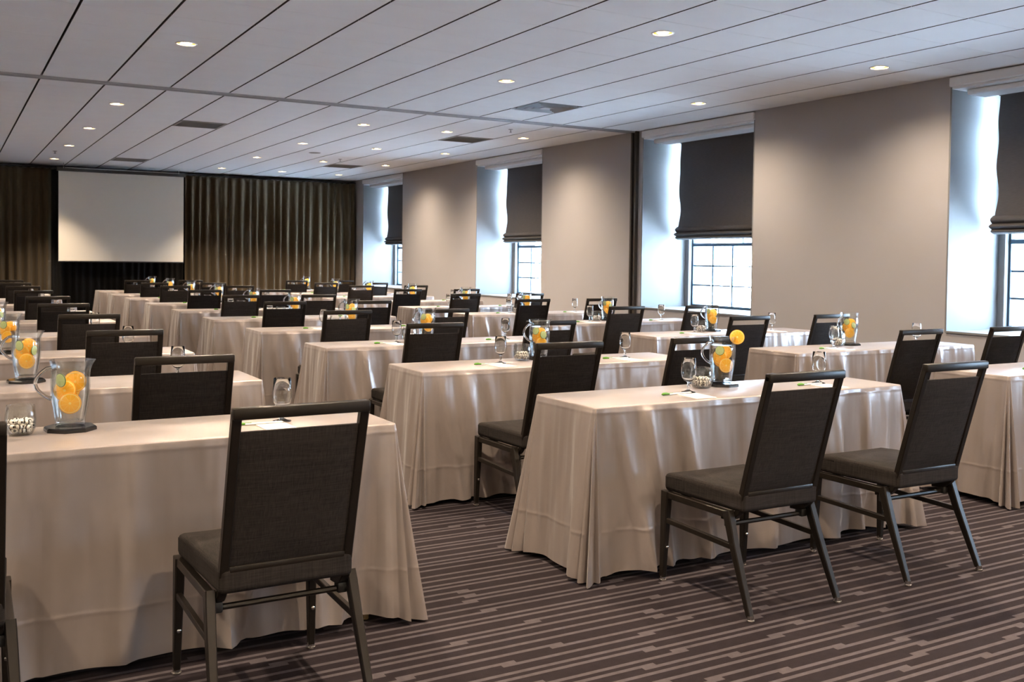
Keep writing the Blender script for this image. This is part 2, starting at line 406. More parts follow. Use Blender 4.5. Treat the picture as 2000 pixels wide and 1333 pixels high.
bm = bmesh.new()
ys = [YF] + [v for w in WINDOWS for v in w] + [YBACK]
box(bm, WX, XOUT, YF, YBACK, 0, SILL)
for i in range(0, len(ys), 2): box(bm, WX, XOUT, ys[i], ys[i + 1], SILL, HC + 0.2)
for w in WINDOWS: box(bm, WX + 0.02, XOUT, w[0], w[1], HEAD, HC + 0.2)
struct('wall_right', mesh_of('wall_right', bm, M_WALL), 'beige painted window wall with deep recesses', 'wall')
bm = bmesh.new(); box(bm, XL - 0.2, XL, YF, YBACK, 0, HC + 0.2)
struct('wall_left', mesh_of('wall_left', bm, M_WALL_BOUNCE), 'unseen wall opposite the windows, whitened to bounce light', 'wall')
bm = bmesh.new(); box(bm, XL - 0.2, XOUT, YBACK, YBACK + 0.2, 0, HC + 0.2)
struct('wall_back', mesh_of('wall_back', bm, M_WALL), 'beige painted wall behind the brown drapes', 'wall')
bm = bmesh.new(); box(bm, XL - 0.2, XOUT, YF - 0.2, YF, 0, HC + 0.2)
struct('wall_front', mesh_of('wall_front', bm, M_WALL_BOUNCE), 'unseen wall facing the projection screen, whitened to bounce light', 'wall')

# --- ceiling: void plate with separate tiles below it
bm = bmesh.new(); box(bm, XL, XOUT, YF, YBACK, HC + 0.17, HC + 0.2)
ceiling = struct('ceiling', mesh_of('ceiling', bm, M_VOID), 'suspended ceiling of pale square tiles with dark reveal lines', 'ceiling')
TRACK_Y = (10.80, 10.92)
TP = 0.61; X0 = 0.82 - 9 * TP
colx = []
x = X0
while x < WX - 0.01:
    colx.append((max(x, XL), min(x + TP, WX))); x += TP
colx = [c for c in colx if c[1] - c[0] > 0.03]
rowy = []
y = 7.59 - 19 * TP
while y < TRACK_Y[0] - 0.02:
    rowy.append((max(y, YF), min(y + TP, TRACK_Y[0]))); y += TP
TP2 = 0.6425; y = 11.366
rowy.append((TRACK_Y[1], y))
while y < YBACK - 0.01:
    rowy.append((y, min(y + TP2, YBACK))); y += TP2
LIGHTS = []
for yy in (-3.68, -1.24, 1.20, 3.63, 6.075, 8.515, 12.33, 14.90, 17.47, 20.04):
    for xx in (-1.31, 1.735, 4.785, 7.225): LIGHTS.append((xx, yy))
    if yy > 11: LIGHTS.append((6.005, yy))
VENTS_D = [(2.955, 13.62), (6.615, 12.97), (2.955, 19.40), (6.615, 18.11)]
VENT_W = [(6.005, 9.73)]
def cell_of(px, py):
    for i, c in enumerate(colx):
        if c[0] <= px < c[1]:
            for j, r in enumerate(rowy):
                if r[0] <= py < r[1]: return i, j
LC = {cell_of(*p) for p in LIGHTS}; VC = {cell_of(*p) for p in VENTS_D + VENT_W}
GX, GY, TH = 0.0095, 0.0020, 0.014
def project(P):
    d = Vector(P) - Vector((0, 0, CAM_H)); zc = d.dot(fw)
    if zc < 0.2: return None
    return 1000 + F_PX * d.dot(rt) / zc, CY_PX - F_PX * d.dot(up) / zc, zc
def tile_bm(bm, x0, x1, y0, y1, z, hole=None):
    x0 += GX; x1 -= GX; y0 += GY; y1 -= GY
    if not hole:
        fs = box(bm, x0, x1, y0, y1, z, z + TH); fs[0].material_index = 1; fs[1].material_index = 1; return
    hx, hy, hr = hole; n = 24; inn = []; out = []
    for i in range(n):
        a = 2 * pi * i / n + pi / n; c, s = cos(a), sin(a)
        inn.append(bm.verts.new((hx + hr * c, hy + hr * s, z)))
        k = 1e9
        if c > 1e-6: k = min(k, (x1 - hx) / c)
        if c < -1e-6: k = min(k, (x0 - hx) / c)
        if s > 1e-6: k = min(k, (y1 - hy) / s)
        if s < -1e-6: k = min(k, (y0 - hy) / s)
        out.append(bm.verts.new((hx + k * c, hy + k * s, z)))
    for i in range(n):
        j = (i + 1) % n; bm.faces.new((inn[i], inn[j], out[j], out[i]))
    def wall(p, q, mi):
        vs = [bm.verts.new((*p, z)), bm.verts.new((*q, z)), bm.verts.new((*q, z + TH)), bm.verts.new((*p, z + TH))]
        bm.faces.new(vs).material_index = mi
    wall((x0, y0), (x1, y0), 0); wall((x0, y1), (x1, y1), 0); wall((x0, y0), (x0, y1), 1); wall((x1, y0), (x1, y1), 1)
    # corners
    for cx, cy in ((x0, y0), (x1, y0), (x1, y1), (x0, y1)):
        best = sorted(out, key=lambda v: (v.co.x - cx) ** 2 + (v.co.y - cy) ** 2)[:2]
        bm.faces.new((best[0], best[1], bm.verts.new((cx, cy, z))))
    up_ = {v: bm.verts.new((v.co.x, v.co.y, z + TH)) for v in inn}
    for i in range(n):
        j = (i + 1) % n; bm.faces.new((inn[i], inn[j], up_[inn[j]], up_[inn[i]]))
cells = []
for i, c in enumerate(colx):
    for j, r in enumerate(rowy):
        if (i, j) in VC: continue
        pc = project(((c[0] + c[1]) / 2, (r[0] + r[1]) / 2, HC))
        vis = pc is not None and -60 < pc[0] < 2060 and -40 < pc[1] < 900
        cells.append((0 if vis else 1, pc[2] if pc else 99, i, j))
cells.sort()
rest = bmesh.new(); cache = {}
for n_, (hid, dist, i, j) in enumerate(cells):
    c, r = colx[i], rowy[j]
    hole = None
    if (i, j) in LC: hole = True
    if n_ < 300 and not hid:
        key = (round(c[1] - c[0], 3), round(r[1] - r[0], 3), bool(hole))
        w_, h_ = c[1] - c[0], r[1] - r[0]
        if key not in cache:
            b_ = bmesh.new(); tile_bm(b_, -w_ / 2, w_ / 2, -h_ / 2, h_ / 2, 0, (0, 0, 0.074) if hole else None)
            cache[key] = mesh_of('ceiling_tile', b_, [M_TILE, M_EDGE])
        put('ceiling_tile', cache[key], ceiling, ((c[0] + c[1]) / 2, (r[0] + r[1]) / 2, HC))
    else:
        tile_bm(rest, c[0], c[1], r[0], r[1], HC, ((c[0] + c[1]) / 2, (r[0] + r[1]) / 2, 0.074) if hole else None)
o = put('ceiling_tile_field', mesh_of('ceiling_tile_field', rest, [M_TILE, M_EDGE]), ceiling); o['kind'] = 'stuff'

bm = bmesh.new()
box(bm, XL, WX, TRACK_Y[0], TRACK_Y[0] + 0.035, HC - 0.018, HC + 0.05)
box(bm, XL, WX, TRACK_Y[1] - 0.035, TRACK_Y[1], HC - 0.018, HC + 0.05)
box(bm, XL, WX, TRACK_Y[0] + 0.035, TRACK_Y[1] - 0.035, HC + 0.02, HC + 0.05)
struct('trim_1', mesh_of('partition_track', bm, M_TRACK), 'grey metal partition track running across the ceiling', 'track')
bm = bmesh.new()
box(bm, WX - 0.05, WX, 10.76, 10.79, 0, HC); box(bm, WX - 0.05, WX, 10.85, 10.88, 0, HC); box(bm, WX - 0.02, WX, 10.79, 10.85, 0, HC)
struct('trim_2', mesh_of('partition_jamb', bm, M_DARKTRIM), 'dark vertical partition jamb on the window wall', 'jamb')
bm = bmesh.new()
for i in range(0, len(ys), 2): box(bm, WX - 0.014, WX, ys[i], ys[i + 1], 0, 0.10, 0.004, 1)
for w in WINDOWS: box(bm, WX - 0.014, WX, w[0], w[1], 0, 0.10, 0.004, 1)
struct('baseboard_right', mesh_of('baseboard_right', bm, M_WALL), 'low beige baseboard along the window wall', 'baseboard')

# --- windows
XF = 8.93            # window frame plane
me_cache = {}
WNAME = ['behind the tables, beyond the last row', 'between the piers facing the rear tables', 'beside the dark partition jamb', 'between two far beige piers', 'beside the brown drapes']
for wi, (w0, w1) in enumerate(WINDOWS):
    W = empty('window_%d' % (wi + 1), (XF, (w0 + w1) / 2, SILL))
    tag(W, 'blue metal leaded window in a white recess ' + WNAME[wi], 'window', kind='structure')
    hw = (w1 - w0) / 2
    def wpart(nm, dims, mat, bev=0.0):
        key = (nm, tuple(round(d, 3) for d in dims))
        if key not in me_cache: me_cache[key] = boxmesh(nm, dims, mat, bev, 2)
        return put(nm, me_cache[key], W)
    # window surround: colour darkened against the daylight, lightened at the shaded head
    dep0 = WX - XF
    wpart('jamb_lining', (dep0, 0.0, hw - 0.018, hw - 0.001, 0.0, HEAD - SILL), M_TRIM_DIMMED)
    wpart('jamb_lining', (dep0, 0.0, -hw + 0.001, -hw + 0.018, 0.0, HEAD - SILL), M_TRIM_DIMMED)
    wpart('sill_board', (dep0 - 0.012, 0.06, -hw + 0.018, hw - 0.018, -0.001, 0.022), M_TRIM_DIMMED, 0.004)
    wpart('head_lining', (dep0, 0.0, -hw + 0.018, hw - 0.018, HEAD - SILL - 0.02, HEAD - SILL - 0.001), M_TRIM_LIFTED)
    wpart('head_moulding', (dep0 - 0.03, dep0 + 0.10, -hw + 0.002, hw - 0.002, HEAD - SILL, HC - SILL - 0.012), M_TRIM_LIFTED, 0.012)
    wpart('head_moulding', (dep0 + 0.10, dep0 + 0.36, -hw + 0.10, hw - 0.10, HEAD - SILL - 0.075, HEAD - SILL - 0.021), M_TRIM_LIFTED, 0.014)
    wpart('casing', (-0.06, 0.0, hw - 0.09, hw - 0.018, 0.022, HEAD - SILL - 0.02), M_TRIM_DIMMED, 0.006)
    wpart('casing', (-0.06, 0.0, -hw + 0.018, -hw + 0.09, 0.022, HEAD - SILL - 0.02), M_TRIM_DIMMED, 0.006)
    # metal frame
    f0 = 0.022; ztr = 0.87; ztop = HEAD - SILL - 0.02; ihw = hw - 0.02
    for s in (-1, 1):
        wpart('frame_stile', (0.0, 0.06, s * (ihw - 0.045) - 0.045, s * (ihw - 0.045) + 0.045, f0, ztop), M_WINFR, 0.006)
    wpart('frame_rail', (0.0, 0.06, -ihw + 0.09, ihw - 0.09, f0, f0 + 0.035), M_WINFR, 0.005)
    wpart('frame_rail', (0.0, 0.06, -ihw + 0.09, ihw - 0.09, ztop - 0.05, ztop), M_WINFR, 0.005)
    wpart('transom', (-0.005, 0.065, -ihw + 0.09, ihw - 0.09, ztr - 0.022, ztr + 0.022), M_WINFR, 0.005)
    yl, yr = -ihw + 0.09, ihw - 0.09; nc, nr = 5, 3
    zl, zh = f0 + 0.035, ztr - 0.022
    pw, ph = (yr - yl) / nc, (zh - zl) / nr
    for a in range(1, nc): wpart('muntin', (0.022, 0.038, yl + a * pw - 0.012, yl + a * pw + 0.012, zl, zh), M_WINFR)
    for a in range(1, nr): wpart('muntin', (0.020, 0.040, yl, yr, zl + a * ph - 0.010, zl + a * ph + 0.010), M_WINFR)
    key = ('pane', round(pw, 4))
    if key not in me_cache: me_cache[key] = boxmesh('pane', (-0.002, 0.002, -pw / 2 + 0.006, pw / 2 - 0.006, -ph / 2 + 0.006, ph / 2 - 0.006), M_PANE)
    for a in range(nc):
        for c in range(nr):
            put('pane', me_cache[key], W, (0.03, yl + (a + .5) * pw, zl + (c + .5) * ph))
    wpart('muntin', (0.020, 0.040, -0.008, 0.008, ztr + 0.022, ztop - 0.05), M_WINFR)
    for s in (-1, 1):
        a, c = (yl, -0.008) if s < 0 else (0.008, yr)
        wpart('pane', (0.028, 0.032, a, c, ztr + 0.022, ztop - 0.05), M_PANE)
    # daylight sampling portal in the opening
    pl = bpy.data.lights.new('daylight_portal', 'AREA'); pl.shape = 'RECTANGLE'; pl.size = 2 * hw; pl.size_y = ztop
    try: pl.cycles.is_portal = True
    except Exception: pass
    po = bpy.data.objects.new('daylight_portal', pl); link(po, W)
    po.location = (0.10, 0, ztop / 2); po.rotation_euler = (0, radians(90), 0)

# --- street outside
bm = bmesh.new(); box(bm, XOUT, 60, -30, 60, -5.2, -5.0)
struct('ground_outside', mesh_of('ground_outside', bm, M_STREET_BOUNCE), 'street surface outside the windows, brightened to bounce daylight', 'street')

# ================================================================== OBJECTS
# --- roman shades
def shade_mesh(hw):
    bm = bmesh.new(); prof = []
    z = 2.28
    while z > 1.06:
        prof.append((0.012 * sin((2.28 - z) * 9), z)); z -= 0.05
    n = 18; th = 0.012
    rings = []
    for off in (0, th):
        grid = []
        for k, (dx, zz) in enumerate(prof):
            row = []
            for i in range(n + 1):
                y = -hw + 2 * hw * i / n
                w = 0.012 * sin(zz * 13) if i in (0, n) else 0
                row.append(bm.verts.new((dx + off, y + (w if i == n else -w), zz)))
            grid.append(row)
        for k in range(len(grid) - 1):
            for i in range(n): bm.faces.new((grid[k][i], grid[k][i + 1], grid[k + 1][i + 1], grid[k + 1][i]))
        rings.append(grid)
    a, c = rings
    for k in range(len(a) - 1):
        for i in (0, n): bm.faces.new((a[k][i], a[k + 1][i], c[k + 1][i], c[k][i]))
    for k in (0, -1):
        for i in range(n): bm.faces.new((a[k][i], a[k][i + 1], c[k][i + 1], c[k][i]))
    return mesh_of('shade_panel', bm, M_SHADE, True, 60)
def fold_mesh(hw, z0, z1, bulge):
    bm = bmesh.new(); pts = []
    n = 8
    for i in range(n + 1):
        a = pi * i / n; pts.append((-bulge * sin(a), z1 + (z0 - z1) * i / n))
    pts += [(0.03, z0 + 0.004), (0.03, z1 - 0.004)]
    A = [bm.verts.new((x, -hw, z)) for x, z in pts]; B = [bm.verts.new((x, hw, z)) for x, z in pts]
    for i in range(len(pts)):
        j = (i + 1) % len(pts); bm.faces.new((A[i], A[j], B[j], B[i]))
    bm.faces.new(A); bm.faces.new(B)
    return mesh_of('shade_fold', bm, M_SHADE, True, 50)
for wi, (w0, w1) in enumerate(WINDOWS):
    hw = (w1 - w0) / 2 - 0.13
    r_ = empty('roman_shade', (8.66, (w0 + w1) / 2, SILL - 0.02))
    tag(r_, 'charcoal woven roman shade half lowered in the window ' + WNAME[wi], 'window shade', 'roman shades in the window recesses')
    put('shade_panel', shade_mesh(hw), r_)
    put('shade_fold', fold_mesh(hw + 0.03, 1.045, 1.135, 0.05), r_)
    put('shade_fold', fold_mesh(hw + 0.032, 0.995, 1.06, 0.062), r_, (-0.004, 0, 0))
    put('shade_fold', fold_mesh(hw + 0.022, 0.955, 1.01, 0.052), r_)
    put('headrail', boxmesh('headrail', (-0.01, 0.05, -hw, hw, 2.262, 2.288), M_SHADE, 0.004), r_)

# --- recessed downlights
bm = bmesh.new(); lathe(bm, [(0.073, 0.004), (0.073, -0.002), (0.078, -0.006), (0.088, -0.004), (0.090, 0.0), (0.073, 0.004)], 28)
ME_RING = mesh_of('trim_ring', bm, M_VENTW, True, 50)
bm = bmesh.new(); lathe(bm, [(0.072, 0.0), (0.066, 0.03), (0.056, 0.065), (0.046, 0.09), (0.046, 0.10)], 28)
bmesh.ops.holes_fill(bm, edges=[e for e in bm.edges if e.is_boundary and all(abs(v.co.z - 0.10) < 1e-4 for v in e.verts)])
ME_CONE = mesh_of('reflector_cone', bm, M_GOLD, True, 60)
bm = bmesh.new(); lathe(bm, [(0.002, -0.001), (0.024, 0.001), (0.038, 0.008), (0.044, 0.02), (0.024, 0.085)], 20, cap=True)
ME_BULB = mesh_of('bulb', bm, M_BULB, True)
lamp = bpy.data.lights.new('downlight_beam', 'SPOT'); lamp.energy = LAMP_W; lamp.color = LAMP_RGB
lamp.spot_size = radians(150); lamp.spot_blend = 1.0; lamp.shadow_soft_size = 0.05
accent = lamp.copy(); accent.name = 'accent_beam'; accent.spot_size = radians(86); accent.spot_blend = 0.9; accent.energy = LAMP_W * 1.7
wallrow = lamp.copy(); wallrow.name = 'wall_row_beam'; wallrow.energy = LAMP_W * 0.6
LCOL = {-1.31: 'far from the windows', 1.735: 'over the tables away from windows', 4.785: 'over the middle table block',
        6.005: 'over the aisle beside window tables', 7.225: 'along the window wall'}
for xx, yy in LIGHTS:
    col = sorted([p[1] for p in LIGHTS if p[0] == xx], reverse=True)
    i, j = cell_of(xx, yy); cx, cy = (colx[i][0] + colx[i][1]) / 2, (rowy[j][0] + rowy[j][1]) / 2
    d = empty('recessed_downlight', (cx, cy, HC))
    tag(d, 'round recessed downlight %s, %s from the drapes' % (LCOL[xx], ORD[col.index(yy)]), 'downlight', 'recessed downlights in the ceiling')
    put('trim_ring', ME_RING, d); put('reflector_cone', ME_CONE, d); put('bulb', ME_BULB, d)
    l_ = bpy.data.objects.new('downlight_beam', accent if yy > 19 else (wallrow if xx > 7 else lamp)); link(l_, d); l_.location = (0, 0, -0.02)

# --- ceiling vents
VL = ['dark grey return grille in ceiling over the middle aisle near the track', 'dark grey return grille in ceiling near windows and track',
      'dark grey return grille in ceiling in front of the projection screen', 'dark grey return grille in ceiling near far window wall']
bmf = bmesh.new()
for a in ((-.3, .3, -.3, -.27), (-.3, .3, .27, .3), (-.3, -.27, -.27, .27), (.27, .3, -.27, .27)): box(bmf, *a, -0.006, 0.012)
ME_VF = mesh_of('grille_frame', bmf, M_VENTD)
ME_VB = boxmesh('grille_backing', (-.27, .27, -.27, .27, 0.012, 0.016), M_VENTD)
bms = bmesh.new(); box(bms, -.268, .268, -.014, .014, -0.001, 0.001)
bmesh.ops.rotate(bms, verts=bms.verts, matrix=Matrix.Rotation(radians(35), 3, 'X'))
ME_VS = mesh_of('louver', bms, M_VENTD)
for (xx, yy), lab in zip(VENTS_D, VL):
    i, j = cell_of(xx, yy)
    v = empty('ceiling_vent', ((colx[i][0] + colx[i][1]) / 2, (rowy[j][0] + rowy[j][1]) / 2, HC))
    tag(v, lab, 'air vent', 'dark return grilles in the ceiling')
    put('grille_frame', ME_VF, v); put('grille_backing', ME_VB, v)
    for k in range(14): put('louver', ME_VS, v, (0, -0.25 + 0.0385 * k, 0.002))
i, j = cell_of(*VENT_W[0])
v = empty('ceiling_diffuser', ((colx[i][0] + colx[i][1]) / 2, (rowy[j][0] + rowy[j][1]) / 2, HC))
tag(v, 'white square ceiling air diffuser beside the partition track', 'air vent')
def ringbox(a, b, z0, z1):
    bm = bmesh.new(); n = []
    for (s, z) in ((a, z0), (b, z1)):
        n.append([bm.verts.new((s * p, s * q, z)) for p, q in ((-1, -1), (1, -1), (1, 1), (-1, 1))])
    for k in range(4): bm.faces.new((n[0][k], n[0][(k + 1) % 4], n[1][(k + 1) % 4], n[1][k]))
    g = bmesh.ops.solidify(bm, geom=bm.faces[:], thickness=0.003)
    return mesh_of('diffuser_vane', bm, M_VENTW)
put('diffuser_frame', ringbox(0.302, 0.27, -0.008, -0.002), v)
for k, s in enumerate((0.27, 0.20, 0.13)): put('diffuser_vane', ringbox(s, s - 0.055, -0.012, 0.045), v)
put('diffuser_plate', boxmesh('diffuser_plate', (-.06, .06, -.06, .06, -0.012, -0.006), M_VENTW, 0.002), v)
put('diffuser_backing', boxmesh('diffuser_backing', (-.29, .29, -.29, .29, 0.055, 0.06), M_VENTW), v)

# --- small ceiling fittings
bm = bmesh.new(); lathe(bm, [(0.001, -0.006), (0.085, -0.006), (0.10, -0.002), (0.10, 0.0)], 28); ME_SPK = mesh_of('ceiling_speaker', bm, M_VENTD, True, 40)
tag(put('ceiling_speaker', ME_SPK, None, (5.38, 16.1, HC)), 'round grey flush speaker in the ceiling tiles', 'speaker')
bm = bmesh.new(); lathe(bm, [(0.001, -0.045), (0.016, -0.044), (0.016, -0.040), (0.006, -0.036), (0.006, -0.012), (0.03, -0.006), (0.034, 0.0)], 16)
ME_SPR = mesh_of('sprinkler_head', bm, M_TRACK, True, 40)
for p, lab in (((6.60, 11.60), 'small sprinkler head in the ceiling close to the partition track'), ((1.62, 18.55), 'small sprinkler head in the ceiling close to the screen'),
               ((6.1, 16.85), 'small sprinkler head in the ceiling beside the flush speaker')):
    tag(put('sprinkler_head', ME_SPR, None, (p[0], p[1], HC)), lab, 'sprinkler', 'ceiling sprinkler heads')

# --- drapes and projection screen
def drape(name, x0, x1, yb, z0, z1, mat, label, seed, amp=0.055, per=0.17, group=None):
    rnd = random.Random(seed); bm = bmesh.new()
    n = int((x1 - x0) / 0.022); ph = [rnd.uniform(0, 6.28) for _ in range(6)]
    lv = [0, .03, .06, .15, .3, .5, .7, .85, 1]
    def fy(x, t):
        a = amp * (0.45 + 0.55 * min(1, t * 3))
        w = sin(2 * pi * x / per + ph[0] + 0.7 * sin(2 * pi * x / 0.61 + ph[1]) + t * 0.6 * sin(x * 5 + ph[2]))
        w = math.copysign(abs(w) ** 0.75, w)
        return a * w + 0.02 * sin(2 * pi * x / 0.9 + ph[3]) * t
    g = []
    for off in (0, 0.008):
        G = []
        for t in lv:
            z = z1 + (z0 - z1) * t
            G.append([bm.verts.new((x0 + (x1 - x0) * i / n, yb + off + fy(x0 + (x1 - x0) * i / n, t), z + (0.006 * sin(i * 1.1 + ph[4]) if t == 0 else 0))) for i in range(n + 1)])
        for k in range(len(lv) - 1):
            for i in range(n): bm.faces.new((G[k][i], G[k][i + 1], G[k + 1][i + 1], G[k + 1][i]))
        g.append(G)
    for k in (0, -1):
        for i in range(n): bm.faces.new((g[0][k][i], g[0][k][i + 1], g[1][k][i + 1], g[1][k][i]))
    o = put(name, mesh_of(name, bm, mat, True), None)
    return tag(o, label, 'drape', group)
YD = 21.30
RB = [4.33, 5.25, 6.20, 7.12, 8.06]
RL = ['brown floor-length drape panel hanging next to the projection screen', 'brown drape panel, second from screen toward the windows',
      'brown drape panel, third from screen toward the windows', 'brown drape panel hanging against the window wall corner']
for i in range(4): drape('brown_drape', RB[i] + 0.004, RB[i + 1] - 0.004, YD, 0.01, 3.035, M_DRAPE, RL[i], 10 + i, group='brown drapes on the far wall')
LB = [1.80, 0.75, -0.5, -1.8, -3.0, -4.15]
LL = ['brown drape panel bordering the black drape, away from windows', 'brown drape panel, second from black drape, away from windows', 'brown drape panel, third from black drape, away from windows',
      'brown drape panel, fourth from black drape, away from windows', 'brown drape panel in the corner away from windows']
for i in range(5): drape('brown_drape', LB[i + 1] + 0.004, LB[i] - 0.004, YD, 0.01, 3.035, M_DRAPE, LL[i], 30 + i, group='brown drapes on the far wall')
drape('black_drape', 1.66, 4.44, YD + 0.115, 0.01, 3.03, M_BLACKDRAPE, 'black drape hanging behind and below the projection screen', 50, 0.035, 0.13)
bm = bmesh.new(); tube(bm, [(XL + .05, YD + 0.05, 3.056), (WX - 0.02, YD + 0.05, 3.056)], 0.012, 10)
tag(put('drape_rod', mesh_of('drape_rod', bm, M_BLACKPL, True, 40)), 'black rod carrying the drapes on the far wall', 'curtain rod')
sc = empty('projection_screen', (3.05, 20.88, 0))
tag(sc, 'white pull-down projection screen hung in front of the drapes', 'projection screen')
put('screen_fabric', boxmesh('screen_fabric', (-1.165, 1.165, -0.003, 0.003, 1.235, 2.965), M_SCREEN), sc)
bm = bmesh.new(); tube(bm, [(-1.17, 0, 1.222), (1.17, 0, 1.222)], 0.014, 10); put('bottom_bar', mesh_of('bottom_bar', bm, M_BLACKPL, True, 40), sc)
put('housing', boxmesh('housing', (-1.20, 1.20, -0.045, 0.055, 2.965, 3.045), M_BLACKPL, 0.01), sc)
bm = bmesh.new(); tube(bm, [(-1.06, -0.06, 3.03), (1.06, -0.06, 3.03)], 0.007, 8); put('support_tube', mesh_of('support_tube', bm, M_TRACK, True, 40), sc)
for s in (-1.08, 1.06):
    bm = bmesh.new(); tube(bm, [(s, -0.055, 3.02), (s, -0.055, HC)], 0.006, 8); put('hanger_rod', mesh_of('hanger_rod', bm, M_TRACK, True, 40), sc)

# --- chairs
def chair_meshes():
    M = {}
    bm = bmesh.new()
    # seat cushion, rounded, slightly crowned, narrower at the back
    box(bm, -0.225, 0.225, -0.185, 0.275, 0.388, 0.470)
    bmesh.ops.subdivide_edges(bm, edges=bm.edges[:], cuts=3, use_grid_fill=True)
    for v in bm.verts:
        fy = (v.co.y + 0.185) / 0.46
        v.co.x *= 0.90 + 0.10 * fy
        if v.co.z > 0.46:
            v.co.z += 0.012 * (1 - (v.co.x / 0.225) ** 2) * (1 - ((v.co.y - 0.045) / 0.23) ** 2)
            v.co.z -= 0.02 * max(0, fy - 0.8) * 5 * 0.4
    be = [e for e in bm.edges if len(e.link_faces) == 2 and e.calc_face_angle(0) > 0.9]
    bmesh.ops.bevel(bm, geom=be, offset=0.018, segments=3, affect='EDGES', profile=0.5)
    M['seat'] = mesh_of('seat', bm, M_FABRIC, True, 50)
    # back path (y, z)
    bp = [(-0.060, 0.352), (-0.098, 0.355), (-0.130, 0.366), (-0.150, 0.388), (-0.162, 0.425), (-0.176, 0.48), (-0.214, 0.62), (-0.258, 0.78), (-0.303, 0.933)]
    bm = bmesh.new()
    for s in (-1, 1): bar(bm, [(s * 0.187, y, z) for y, z in bp], 0.027, [0.022] * 3 + [0.026] * 6, True)
    box(bm, -0.2005, 0.2005, -0.319, -0.288, 0.911, 0.945, 0.006, 2)
    M['back_frame'] = mesh_of('back_frame', bm, M_FRAME, True, 35)
    bm = bmesh.new(); box(bm, -0.175, 0.175, -0.185, -0.162, 0.448, 0.470, 0.004, 2); M['lower_rail'] = mesh_of('lower_rail', bm, M_FRAME, True, 35)
    # padded back panel between the posts
    bm = bmesh.new(); n, m = 8, 12; fr, bk = [], []
    for k in range(m + 1):
        t = k / m; z = 0.470 + t * (0.874 - 0.470); y = -0.176 - (z - 0.48) * 0.279
        rf, rb = [], []
        for i in range(n + 1):
            u = -1 + 2 * i / n; puff = (1 - u ** 6) * (1 - (2 * t - 1) ** 8)
            rf.append(bm.verts.new((u * 0.1735, y + 0.008 + 0.022 * puff, z))); rb.append(bm.verts.new((u * 0.1735, y - 0.007 - 0.008 * puff, z)))
        fr.append(rf); bk.append(rb)
    for G in (fr, bk):
        for k in range(m):
            for i in range(n): bm.faces.new((G[k][i], G[k][i + 1], G[k + 1][i + 1], G[k + 1][i]))
    for k in range(m):
        for i in (0, n): bm.faces.new((fr[k][i], fr[k + 1][i], bk[k + 1][i], bk[k][i]))
    for k in (0, m):
        for i in range(n): bm.faces.new((fr[k][i], fr[k][i + 1], bk[k][i + 1], bk[k][i]))
    M['backrest'] = mesh_of('backrest', bm, M_FABRIC, True, 50)
    for s, nm in ((-1, 'l'), (1, 'r')):
        bm = bmesh.new(); bar(bm, [(s * 0.214, -0.118, 0.374), (s * 0.220, 0.262, 0.374)], 0.026, 0.028, True); M['rail' + nm] = mesh_of('side_rail', bm, M_FRAME, True, 35)
        bm = bmesh.new(); bar(bm, [(s * 0.215, -0.118, 0.388), (s * 0.217, -0.128, 0.36), (s * 0.222, -0.165, 0.26), (s * 0.232, -0.268, 0.018)], [0.030, 0.030, 0.028, 0.022], [0.040, 0.040, 0.036, 0.024], True)
        M['rleg' + nm] = mesh_of('leg', bm, M_FRAME, True, 35)
        bm = bmesh.new(); bar(bm, [(s * 0.222, 0.258, 0.388), (s * 0.222, 0.262, 0.30), (s * 0.226, 0.270, 0.018)], [0.030, 0.030, 0.022], [0.044, 0.040, 0.024], True)
        M['fleg' + nm] = mesh_of('leg', bm, M_FRAME, True, 35)
        bm = bmesh.new(); bar(bm, [(s * 0.221, -0.162, 0.255), (s * 0.224, 0.255, 0.265)], 0.018, 0.022, True); M['str' + nm] = mesh_of('side_stretcher', bm, M_FRAME, True, 35)
        bm = bmesh.new(); box(bm, s * 0.192 - 0.016, s * 0.192 + 0.016, -0.125, -0.085, 0.318, 0.352, 0.006, 2); M['brk' + nm] = mesh_of('back_bracket', bm, M_BLACKPL, True, 35)
    bm = bmesh.new(); tube(bm, [(-0.20, -0.105, 0.330), (0.20, -0.105, 0.330)], 0.010, 8); M['cross'] = mesh_of('rear_crossbar', bm, M_FRAME, True, 40)
    bm = bmesh.new(); tube(bm, [(-0.215, 0.22, 0.366), (0.215, 0.22, 0.366)], 0.010, 8); M['fcross'] = mesh_of('front_crossbar', bm, M_FRAME, True, 40)
    bm = bmesh.new(); lathe(bm, [(0.012, 0.024), (0.012, 0.010), (0.016, 0.008), (0.016, 0.002), (0.012, 0.0)], 14, cap=True); M['glide'] = mesh_of('glide', bm, M_GLIDE, True, 40)
    bm = bmesh.new(); lathe(bm, [(0.007, 0.0), (0.007, 0.005), (0.004, 0.007)], 10, cap=True); M['bolt'] = mesh_of('bumper', bm, M_GLIDE, True, 40)
    return M
CH = chair_meshes()
def chair(x, y, rz, label, group):
    c = empty('banquet_chair', (x, y, 0), rz)
    tag(c, label, 'chair', group)
    for nm, k in (('seat', 'seat'), ('backrest', 'backrest'), ('back_frame', 'back_frame'), ('lower_rail', 'lower_rail'), ('rear_crossbar', 'cross'), ('front_crossbar', 'fcross')):
        put(nm, CH[k], c)
    for s, n in ((-1, 'l'), (1, 'r')):
        put('side_rail', CH['rail' + n], c); put('side_stretcher', CH['str' + n], c); put('back_bracket', CH['brk' + n], c)
        lg = put('leg', CH['rleg' + n], c); put('glide', CH['glide'], lg, (s * 0.2325, -0.272, 0))
        lg = put('leg', CH['fleg' + n], c); put('glide', CH['glide'], lg, (s * 0.226, 0.2705, 0))
        put('bumper', CH['bolt'], lg, (s * 0.224, 0.249, 0.15), (radians(90), 0, 0))
    return c

